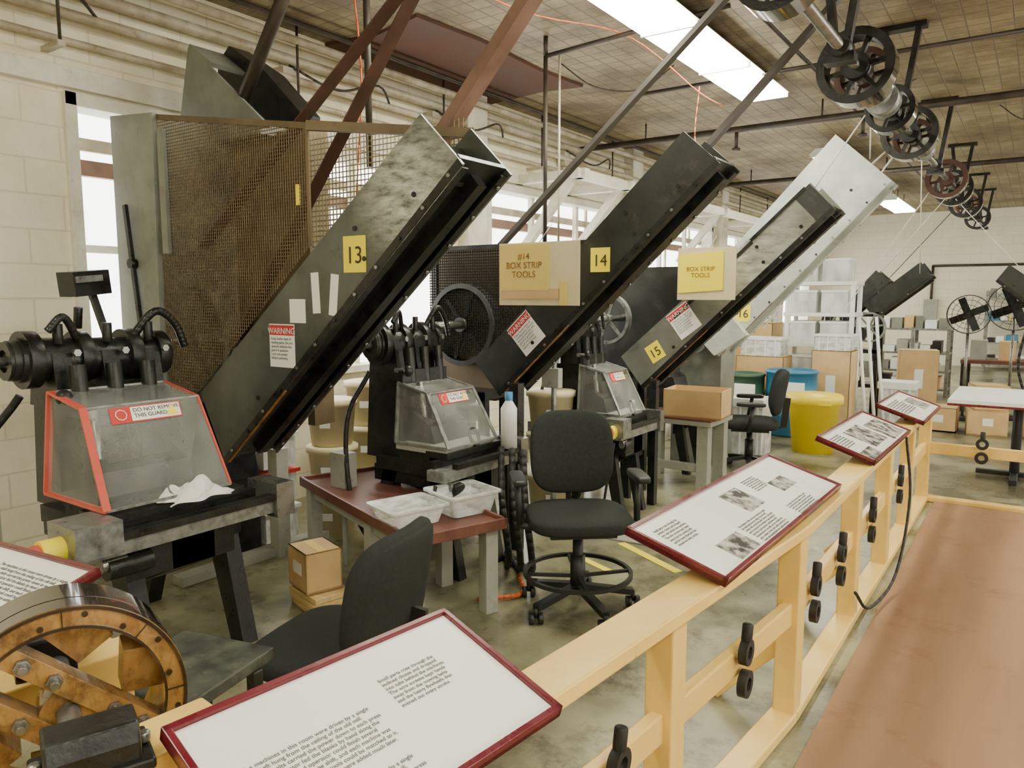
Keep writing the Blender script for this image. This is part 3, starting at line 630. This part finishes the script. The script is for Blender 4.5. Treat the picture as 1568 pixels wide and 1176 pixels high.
    # tray rail
    if front or knob:
        m.b2((-3.06,1.3,0.64),(-2.9,2.2,0.70),ALU); m.b2((-3.08,1.35,0.70),(-3.03,2.2,0.74),BLACK); m.b2((-2.93,1.42,0.70),(-2.88,2.2,0.73),BLACK); m.b2((-3.2,1.45,0.74),(-3.0,2.1,0.775),BLACK)
        m.b2((-3.09,2.18,0.62),(-2.87,2.28,0.78),STEEL)
        if knob:
            m.b2((-3.09,1.28,0.66),(-2.87,1.46,0.79),ALU)
            m.cyl((-2.98,1.28,0.7),(-2.98,1.2,0.7),0.05,STY,seg=20); m.cyl((-2.98,1.2,0.7),(-2.98,1.14,0.7),0.038,RED,seg=20)
        m.b2((-3.1,1.5,0.5),(-2.95,2.0,0.64),BLACK); m.cyl((-2.95,1.5,0.6),(-2.95,1.4,0.6),0.03,STEEL); m.cyl((-2.95,1.6,0.58),(-2.95,1.42,0.58),0.045,BLACK)
        m.curve([(-2.98,1.3,0.62),(-3.0,1.2,0.35),(-3.1,1.25,0.1),(-3.4,1.5,0.02)],0.014,BLACKF)
    m.prism([(-3.3,0.35),(-2.95,0.5),(-2.95,0.64),(-3.3,0.64)],1.7,1.9,BLACK)
    m.curve([(-3.8,1.5,1.2),(-3.9,1.35,0.9),(-3.8,1.3,0.4),(-3.7,1.5,0.03)],0.018,BLACKF)
    m.box((-3.95,1.35,0.6),(0.16,0.12,0.22),TGREY); m.cyl((-3.95,1.35,0),(-3.95,1.35,0.5),0.02,TGREY)
    R=m.T.to_3x3(); ob=m.done(0.004)
    if lab: text(ob,"DO NOT REMOVE\nTHIS GUARD",lab,R@V((0,1,0)),R@(-dn),0.026,INKD,name='guard_lettering')
    return ob
press(-3.6,1.85)
press(-3.15,3.5,False,sc=0.8,rz=0.0,knob=False); press(-2.85,5.1,False,sc=0.7,rz=0.0); press(-3.0,6.75,False,sc=0.7,front=False,knob=False)
# crumpled rag
m=M('white_rag')
N=26; vs=[]
for j in range(N):
    for i in range(N):
        u=i/(N-1)-.5; v=j/(N-1)-.5; rr=(u*u+v*v)**.5*2
        z=(0.06*abs(math.sin(7*u+4*v+1))+0.035*abs(math.sin(12*v-6*u)))*max(0,(1-rr**2))+0.006
        vs.append((-2.99+u*0.17+0.02*math.sin(11*v+2),1.84+v*0.28+0.025*math.sin(10*u),0.778+z))
m.add(vs,[(j*N+i,j*N+i+1,(j+1)*N+i+1,(j+1)*N+i) for j in range(N-1) for i in range(N-1)],STW,True)
m.done()
# hanging paper signs
m=M('hanging_cardboard_sign'); m.slab((-2.8,3.86,1.6),(0.58,0,0),(0,0,0.38),(0,0.006,0),CREAM); m.slab((-2.79,3.852,1.69),(0.36,0,0.0),(0,0,0.28),(0,0.006,0),KRAFT)
m.slab((-2.78,3.853,1.64),(0.42,0,0.0),(0,0,0.06),(0,0.006,0),CARD); m.slab((-2.35,3.85,1.6),(0.05,0,0),(0,0,0.14),(0,0.006,0),KRAFT)
m.cyl((-2.5,3.86,1.98),(-2.5,4.0,2.1),0.003,STEEL,seg=6); ob=m.done()
text(ob,"#14\nBOX STRIP\nTOOLS",(-2.61,3.85,1.88),(1,0,0),(0,0,1),0.055,AMBER,align='CENTER')
m=M('hanging_cardboard_sign'); m.slab((-2.24,5.36,1.63),(0.44,0,0),(0,0,0.38),(0,0.006,0),CREAM); m.slab((-2.23,5.352,1.68),(0.34,0,0.02),(0,0,0.28),(0,0.006,0),STY)
m.cyl((-2.0,5.36,2.0),(-2.0,5.5,2.1),0.003,STEEL,seg=6); ob=m.done()
text(ob,"BOX STRIP\nTOOLS",(-2.06,5.35,1.84),(1,0,0),(0,0,1),0.045,AMBER,align='CENTER')
# ---------------------------------------------------------------- line shaft
m=M('overhead_line_shaft')
SX,SZ=-1.0,3.02
m.cyl((SX,1.5,SZ),(SX,17.5,SZ),0.03,STEEL)
for y in (3.0,4.6,6.6,9.2,12,15,17.2):
    m.bar((SX-0.12,y,H),(SX-0.03,y,SZ),0.06,0.04,BLACK); m.bar((SX+0.12,y,H),(SX+0.03,y,SZ),0.06,0.04,BLACK); m.cyl((SX,y-0.08,SZ),(SX,y+0.08,SZ),0.06,BLACK); m.box((SX,y,H-0.02),(0.34,0.1,0.04),BLACK)
    m.box((SX,y,SZ-0.06),(0.16,0.1,0.05),BLACK)
for y,r,mm in((5.05,0.22,BLACK),(5.3,0.17,BELT),(5.6,0.1,ALU),(5.95,0.11,ALU),(6.3,.17,BLACK),(7.3,0.22,BLACK),(7.55,0.16,BELT),(8.1,0.1,ALU),(10.3,0.22,BROWNP),(10.8,0.14,ALU),(11.2,0.22,BLACK),(13,0.22,BLACK),(13.5,0.16,BROWNP),(15.6,0.2,BLACK),(3.4,0.18,BLACK)):
    if r<0.12: m.cyl((SX,y-0.09,SZ),(SX,y+0.09,SZ),r,mm)
    else: m.wheel((SX,y,SZ),(0,1,0),r,0.15,mm,6,rim=0.22,hub=0.36,mo=LACQ)
m.done()
m=M('drive_belt')
for (y,x1,z1) in ((7.3,-2.6,1.6),(7.6,-2.2,1.35),(10.3,-2.0,1.5),(13,-2.2,1.6)):
    m.bar((SX-0.15,y,SZ-0.1),(x1,y-0.2,z1),0.006,0.05,WHITEW if y<11 else BELTG,up=(0,1,0))
m.done()
m=M('control_rope')
for p,q in (((SX-.1,5.9,SZ-.1),(-1.35,5.6,2.4)),((SX-.15,6.4,SZ-.05),(-1.25,7.0,2.8)),((SX,8.1,SZ-.1),(-1.3,11.0,1.95)),((SX,10.8,SZ-.1),(-1.9,11.9,2.0)),((SX,11.5,SZ-.1),(0.1,11.2,1.6))): m.cyl(p,q,0.005,WHITEW,seg=6)
m.done()
# ---------------------------------------------------------------- low table + bins
m=M('low_work_table'); m.T=Matrix.Translation((-2.98,3.06,0))@Matrix.Rotation(math.radians(-19.5),4,'Z')
m.box((0,0,0.48),(1.5,0.56,0.035),WOODR)
for y in(-.27,.27): m.box((0,y,0.505),(1.5,0.02,0.03),WOODR)
for x in(-.74,.74): m.box((x,0,0.505),(0.02,0.56,0.03),WOODR)
for x in(-.66,0.2,.66):
    for y in(-.22,.22): m.box((x,y,0.231),(0.075,0.075,0.462),TGREY)
for y in(-.22,.22): m.box((0,y,0.43),(1.3,0.03,0.07),TGREY)
m.done(0.004)
def tub(name,c,w,l,h,rz,mt,t=0.82):
    m=M(name); m.T=Matrix.Translation(c)@Matrix.Rotation(rz,4,'Z')
    def rr(a,b,z,k=0.03):
        out=[]
        for (sx,sy,a0) in((1,1,0),(-1,1,90),(-1,-1,180),(1,-1,270)):
            for j in range(4):
                an=math.radians(a0+j*30); out.append((sx*(a/2-k)+k*math.cos(an),sy*(b/2-k)+k*math.sin(an),z))
        return out
    # walk the outline in order
    def outline(a,b,z,k=0.03):
        out=[]
        for (cx,cy,a0) in((a/2-k,b/2-k,0),(-a/2+k,b/2-k,90),(-a/2+k,-b/2+k,180),(a/2-k,-b/2+k,270)):
            for j in range(4):
                an=math.radians(a0+j*30); out.append((cx+k*math.cos(an),cy+k*math.sin(an),z))
        return out
    rings=[outline(w*t,l*t,0.002),outline(w,l,h),outline(w+0.03,l+0.03,h),outline(w+0.03,l+0.03,h-0.012),outline(w+0.006,l+0.006,h-0.012)]
    vs=[p for r in rings for p in r]; n=16; fs=[tuple(range(n))]
    for j in range(len(rings)-1):
        for i in range(n): fs.append((j*n+i,j*n+(i+1)%n,(j+1)*n+(i+1)%n,(j+1)*n+i))
    m.add(vs,fs,mt); return m.done()
tub('plastic_storage_tub',(-2.6,2.78,0.5),0.26,0.32,0.1,-0.3,TRANS); tub('plastic_storage_tub',(-2.5,3.1,0.5),0.28,0.3,0.12,-0.3,TRANS)
def stack(x,y,n,r=0.18,h=0.34,name='stack_of_cream_tubs'):
    m=M(name)
    for k in range(n):
        m.lathe([(0.0,0),(r*0.82,0),(r*0.97,h-0.05),(r*1.05,h-0.05),(r*1.05,h-0.012),(r*0.9,h-0.005),(0,h-0.005)],(x,y,k*h),CREAM)
        m.box((x+0.1,y-r*0.87,k*h+h*0.5),(0.07,0.004,0.05),STW,rz=0.6)
    m.done()
stack(-3.98,3.5,3,0.17,0.32); stack(-4.2,4.1,3,0.2); stack(-3.0,4.8,3,0.18,0.32); stack(-4.3,4.8,3,0.2,0.36)
m=M('stacked_clear_bins'); 
for k in range(3): m.b2((-4.35,3.02,0.02+k*0.25),(-4.1,3.28,0.22+k*0.25),TRANS); m.b2((-4.37,3.0,0.22+k*0.25),(-4.08,3.3,0.245+k*0.25),STR if k==1 else WPLAS)
m.done()
def cbox(c,d,rz=0,open_=False,name='cardboard_box'):
    m=M(name); m.T=Matrix.Translation(c)@Matrix.Rotation(rz,4,'Z')
    w,l,h=d
    m.b2((-w/2,-l/2,0),(w/2,l/2,h*0.06),CARD)
    for a,b in(((-w/2,-l/2),(w/2,-l/2+.006)),((-w/2,l/2-.006),(w/2,l/2)),((-w/2,-l/2),(-w/2+.006,l/2)),((w/2-.006,-l/2),(w/2,l/2))): m.b2((a[0],a[1],0),(b[0],b[1],h),CARD)
    if not open_:
        m.b2((-w/2,-l/2,h-.006),(w/2,-0.003,h),CARD); m.b2((-w/2,0.003,h-.006),(w/2,l/2,h),CARD); m.b2((-w/2+.01,-0.025,h),(w/2-.01,0.025,h+.001),KRAFT)
        m.b2((-0.05,-l/2-.002,h*.4),(0.06,-l/2,h*.7),STW)
    m.done()
cbox((-3.12,2.6,0.1),(0.24,0.2,0.22),-0.3)
m=M('wood_offcut_stack')
for k in range(3): m.box((-3.08,2.6,0.016+0.032*k),(0.28,0.22,0.03),PINEW,rz=-0.3+0.06*k)
m.done(0.003)
# ---------------------------------------------------------------- office chairs
def chair(x,y,ang,ring=True,arms=True,seatz=0.5,sc=1.0,backz=0.80,bh=0.44,bw=0.46):
    m=M('office_chair'); m.T=Matrix.Translation((x,y,0))@Matrix.Rotation(ang,4,'Z')
    m.cushion((0,0,seatz),(0.52,0.54,0.1),FAB,e=0.55); m.box((0,0,seatz-0.05),(0.34,0.34,0.03),PLASB)
    R=Euler((0,math.radians(-10),0)).to_matrix()
    m.cushion((-0.26,0,backz),(0.09,bw,bh),FAB,R=R,e=0.6,bend=0.06)
    m.cushion((-0.285,0,backz),(0.06,bw*.92,bh*0.94),FAB,R=R,e=0.6,bend=0.06)
    m.bar((-0.1,0,seatz-0.06),(-0.3,0,seatz-0.02),0.06,0.02,PLASB); m.bar((-0.3,0,seatz-0.03),(-0.33,0,backz-0.05),0.06,0.02,PLASB,up=(0,1,0))
    m.cyl((0,0,0.1),(0,0,seatz-0.06),0.028,PLASB); m.cyl((0,0,0.1),(0,0,0.3),0.04,PLASB)
    for i in range(5):
        t=2*PI*i/5+0.3; e=V((math.cos(t)*0.3,math.sin(t)*0.3,0.085)); m.bar((0,0,0.13),e,0.045,0.03,PLASB)
        m.cyl(e+V((0,0.012,-0.055)),e+V((0,0.035,-0.055)),0.03,PLASB,seg=14); m.cyl(e+V((0,-0.012,-0.055)),e+V((0,-0.035,-0.055)),0.03,PLASB,seg=14); m.cyl(e,e+V((0,0,-0.05)),0.012,PLASB)
    if ring:
        m.ring((0,0,0.2),(0,0,1),0.29,0.27,0.02,PLASB)
        for i in range(4): t=PI/2*i; m.bar((0,0,0.18),(0.28*math.cos(t),0.28*math.sin(t),0.2),0.02,0.015,PLASB)
    if arms:
        for s_ in(-1,1):
            m.tube([(0.02,s_*0.2,seatz-0.05),(0.02,s_*0.31,seatz-0.03),(-0.02,s_*0.32,seatz+0.2)],0.018,PLASB)
            m.cushion((0,s_*0.32,seatz+0.215),(0.26,0.08,0.04),PLASB)
    m.done()
chair(-1.92,3.35,math.atan2(-0.7,0.6),backz=0.8,bh=0.46)
chair(-1.97,1.73,math.atan2(-0.25,-0.97),ring=False,arms=False,seatz=0.42,backz=0.66,bh=0.46,bw=0.5)
chair(-2.2,7.1,math.atan2(-0.3,-0.9),ring=False,seatz=0.46,backz=0.76)
# ---------------------------------------------------------------- background objects
m=M('grey_side_table')
m.b2((-2.95,6.05,0.56),(-2.2,6.6,0.6),TGREY); m.b2((-2.95,6.05,0.6),(-2.2,6.6,0.62),WOODR)
for x in(-2.88,-2.28):
    for y in(6.12,6.52): m.b2((x-.05,y-.05,0),(x+.05,y+.05,0.56),TGREY)
m.b2((-2.88,6.1,0.15),(-2.28,6.14,0.22),TGREY); m.done(0.004)
cbox((-2.4,6.25,0.62),(0.5,0.36,0.24),0.1,True)
def drum(name,x,y,r,h,mt):
    m=M(name); pr=[(0,0),(r*0.94,0),(r,0.03)]
    for z in(0.33,0.66): pr+=[(r,h*z-0.02),(r*1.04,h*z),(r,h*z+0.02)]
    pr+=[(r,h-0.03),(r*1.05,h-0.03),(r*1.05,h),(r*0.96,h),(r*0.94,h-0.02),(0,h-0.02)]
    m.lathe(pr,(x,y,0),mt); m.box((x+0.1,y-r-0.005,h*0.75),(0.25,0.01,0.15),STW); m.done()
drum('blue_plastic_drum',-2.4,9.3,0.29,0.78,BLUE); drum('green_plastic_drum',-2.95,9.2,0.25,0.72,GREEN)
m=M('yellow_waste_bin'); m.lathe([(0,0),(0.21,0),(0.26,0.52),(0.29,0.53),(0.29,0.6),(0.27,0.62),(0,0.63)],(-1.92,8.4,0),YBIN); m.box((-1.8,8.15,0.56),(0.2,0.04,0.05),YBIN); m.done()
m=M('white_plastic_shelving')
x0,x1,y0,y1=-2.75,-1.95,10.3,10.75
for x in(x0,x1):
    for y in(y0,y1): m.cyl((x,y,0),(x,y,1.85),0.03,WPLAS)
for z in(0.1,0.55,1.0,1.4,1.8): m.b2((x0-.04,y0-.04,z),(x1+.04,y1+.04,z+0.05),WPLAS)
for z in(0.15,0.6,1.05,1.45,1.85):
    for k in range(2):
        xa=x0+.04+k*.38; m.b2((xa,y0,z),(xa+.32,y1-.05,z+0.26),TRANS); m.b2((xa-.01,y0-.01,z+.26),(xa+.33,y1-.04,z+0.29),WPLAS); m.b2((xa+.04,y0+.04,z+.01),(xa+.28,y1-.1,z+0.15),random.choice([CARD,TGREY,ALU]))
m.done(0.004)
cbox((-2.75,8.6,0),(0.5,0.4,0.5),0.2); cbox((-2.95,8.05,0),(0.4,0.4,0.35),0.1)
cbox((-2.9,9.85,0.0),(0.6,0.4,0.9),0.0); cbox((-2.05,9.9,0.0),(0.45,0.4,1.0),0); cbox((-3.65,9.4,0),(0.6,0.5,1.1),0.1)
cbox((-3.3,10.6,0),(0.7,0.5,1.3),0); cbox((-1.4,12.2,0),(0.5,0.4,0.9),0.2)
def wcrate(c,d):
    m=M('white_storage_crate'); x,y,z=c; w,l,h=d
    m.b2((x-w/2,y-l/2,z),(x+w/2,y+l/2,z+h*.85),TRANS); m.b2((x-w/2-.015,y-l/2-.015,z+h*.85),(x+w/2+.015,y+l/2+.015,z+h),WPLAS)
    for k in range(4): m.b2((x-w/2+w*(k+.5)/4-.01,y-l/2-.008,z),(x-w/2+w*(k+.5)/4+.01,y-l/2,z+h*.85),WPLAS)
    m.done(0.004)
wcrate((-3.3,10.6,1.3),(.6,.4,.26)); wcrate((-2.9,9.85,.9),(.5,.35,.24)); wcrate((-3.65,9.4,1.1),(.5,.4,.25)); wcrate((-3.7,8.2,0),(.5,.4,.5)); wcrate((-2.45,7.9,0),(.36,.35,.6)); wcrate((-2.05,9.9,1.0),(.4,.35,.2)); wcrate((-1.4,10.5,0),(.4,.35,.6))
def rack(x0,x1,y0,y1,h,lv):
    m=M('steel_storage_rack')
    for x in(x0,(x0+x1)/2,x1):
        for y in(y0,y1): m.b2((x-.025,y-.025,0),(x+.025,y+.025,h),ALU)
    for z in lv: m.b2((x0-.02,y0-.02,z),(x1+.02,y1+.02,z+.03),ALU)
    for z in lv:
        x=x0+.05
        while x<x1-.15:
            w=random.uniform(.1,.22); m.b2((x,y0+.05,z+.03),(x+w,y1-.1,z+.03+random.uniform(.1,.22)),random.choice([BLACK,CARD,WPLAS,BLUE,TGREY,GREYT])); x+=w+.03
    m.done()
rack(-2.25,-1.2,14.2,14.7,1.15,(0.1,0.4,0.7,1.1))
rack(-1.0,1.4,20.2,20.7,1.8,(0.1,0.6,1.1,1.6))
cbox((-1.55,13.6,0.0),(0.45,0.4,0.75),0.1)
m=M('wall_conduit'); m.tube([(-2.2,FY-.05,1.4),(-2.2,FY-.05,2.4),(-0.2,FY-.05,2.4)],.03,PIPED); m.b2((-2.35,FY-.12,1.1),(-2.05,FY,1.6),TGREY); m.b2((0.3,FY-.1,2.9),(0.9,FY,3.3),PIPEW); m.done()
m=M('long_work_table')
m.b2((-0.62,7.6,0.72),(1.6,8.8,0.755),WPLAS); m.b2((-0.62,7.6,0.7),(1.6,8.8,0.72),BURG)
for x in(-0.1,1.3): m.cyl((x,8.2,0.05),(x,8.2,0.7),0.04,PLASB); m.bar((x,7.8,0.03),(x,8.6,0.03),0.06,0.04,PLASB); m.bar((x-.3,8.2,0.03),(x+.3,8.2,0.03),0.06,0.04,PLASB)
m.done(0.003)
m=M('far_work_bench')
m.b2((-0.9,12.6,0.7),(1.5,13.3,0.75),WOODR)
for x in(-.85,0.3,1.45):
    for y in(12.65,13.25): m.b2((x-.04,y-.04,0),(x+.04,y+.04,0.7),BLACK)
for k in range(6): m.b2((-.8+k*.35,12.8,.75),(-.6+k*.35,13.1,.75+random.uniform(.1,.4)),random.choice([BLACK,ALU,CARD,TGREY]))
m.done()
for i,(x,y,z,s_) in enumerate(((-0.95,10.7,0,.4),(-0.45,10.7,0,.42),(0.1,10.7,0,.38),(-0.45,10.7,.3,.36),(0.6,10.6,0,.4),(1.1,10.6,0,.35))): cbox((x,y,z),(s_,s_,0.3),0.1*i)
def fan(x,y,z,r):
    m=M('pedestal_fan')
    m.cyl((x,y,0.03),(x,y,z-0.05),0.018,STEEL); m.lathe([(0,0),(0.22,0),(0.2,0.03),(0.03,0.05)],(x,y,0),BLACK); m.cyl((x,y-0.02,z),(x,y+0.16,z),0.06,BLACK)
    for k in range(1,5): m.ring((x,y-0.06+abs(k-4)*-0.006,z),(0,1,0),r*k/4,r*k/4-0.006,0.006,BLACK,seg=32)
    m.ring((x,y-0.02,z),(0,1,0),r,r-0.01,0.08,BLACK,seg=32)
    for k in range(18): t=2*PI*k/18; m.bar((x,y-0.08,z),(x+r*math.cos(t),y-0.06,z+r*math.sin(t)),0.004,0.004,BLACK)
    for k in range(4):
        t=PI/2*k+0.4; e=V((math.cos(t),0,math.sin(t))); e2=V((-math.sin(t),0.4,math.cos(t)))
        m.slab(V((x,y-0.02,z))+e*0.04-e2*r*0.15,e*r*0.75,e2*r*0.35,V((0,0.006,0)),BLACK)
    m.done()
fan(-0.78,11.8,1.42,0.26); fan(-0.28,12.2,1.52,0.32)
m=M('yellow_floor_tape'); m.box((-1.95,4.3,0.002),(0.6,0.06,0.004),STY,rz=-0.5); m.box((-2.2,4.0,0.002),(0.4,0.05,0.004),STY,rz=-0.4); m.done()
m=M('anti_fatigue_mat'); m.box((-2.0,4.75,0.006),(0.8,0.5,0.012),TGREY,rz=0.1); m.done(0.004)
m=M('flexible_hoses')
for o in(0,0.08,0.16): m.curve([(-2.6+o,3.6,0.75),(-2.45+o,3.4,0.5),(-2.42+o,3.42,0.2),(-2.55+o,3.6,0.03),(-2.7,3.8,0.025)],0.02,BLACKF)
m.curve([(-2.4,3.5,0.03),(-2.25,3.3,0.02),(-2.4,3.1,0.02)],0.012,ORANGE); m.done()
m=M('water_bottle'); m.lathe([(0,0),(0.05,0),(0.05,0.24),(0.02,0.29),(0.02,0.32),(0,0.32)],(-2.6,3.68,0.74),WPLAS); m.lathe([(0.024,0.29),(0.024,0.34),(0,0.34)],(-2.6,3.68,0.74),BLUE); m.done()
m=M('white_leaning_poles')
for o in(0,.15,.3): m.cyl((-1.65+o*0.5,9.9+o,0),(-1.85+o*0.5,10.2+o,1.4),0.02,WPLAS)
m.done()
# ---------------------------------------------------------------- world, camera
w=bpy.data.worlds.new('daylight'); bpy.context.scene.world=w; w.use_nodes=True
w.node_tree.nodes['Background'].inputs[0].default_value=(1.0,0.98,0.94,1); w.node_tree.nodes['Background'].inputs[1].default_value=7.0
cd=bpy.data.cameras.new('camera'); cam=bpy.data.objects.new('camera',cd); bpy.context.scene.collection.objects.link(cam)
cam.location=(0,0,1.65); cam.rotation_euler=(math.radians(90-6.6),0,math.radians(35)); cd.lens=36*1150/1568; cd.sensor_width=36; cd.clip_start=0.05
bpy.context.scene.camera=cam
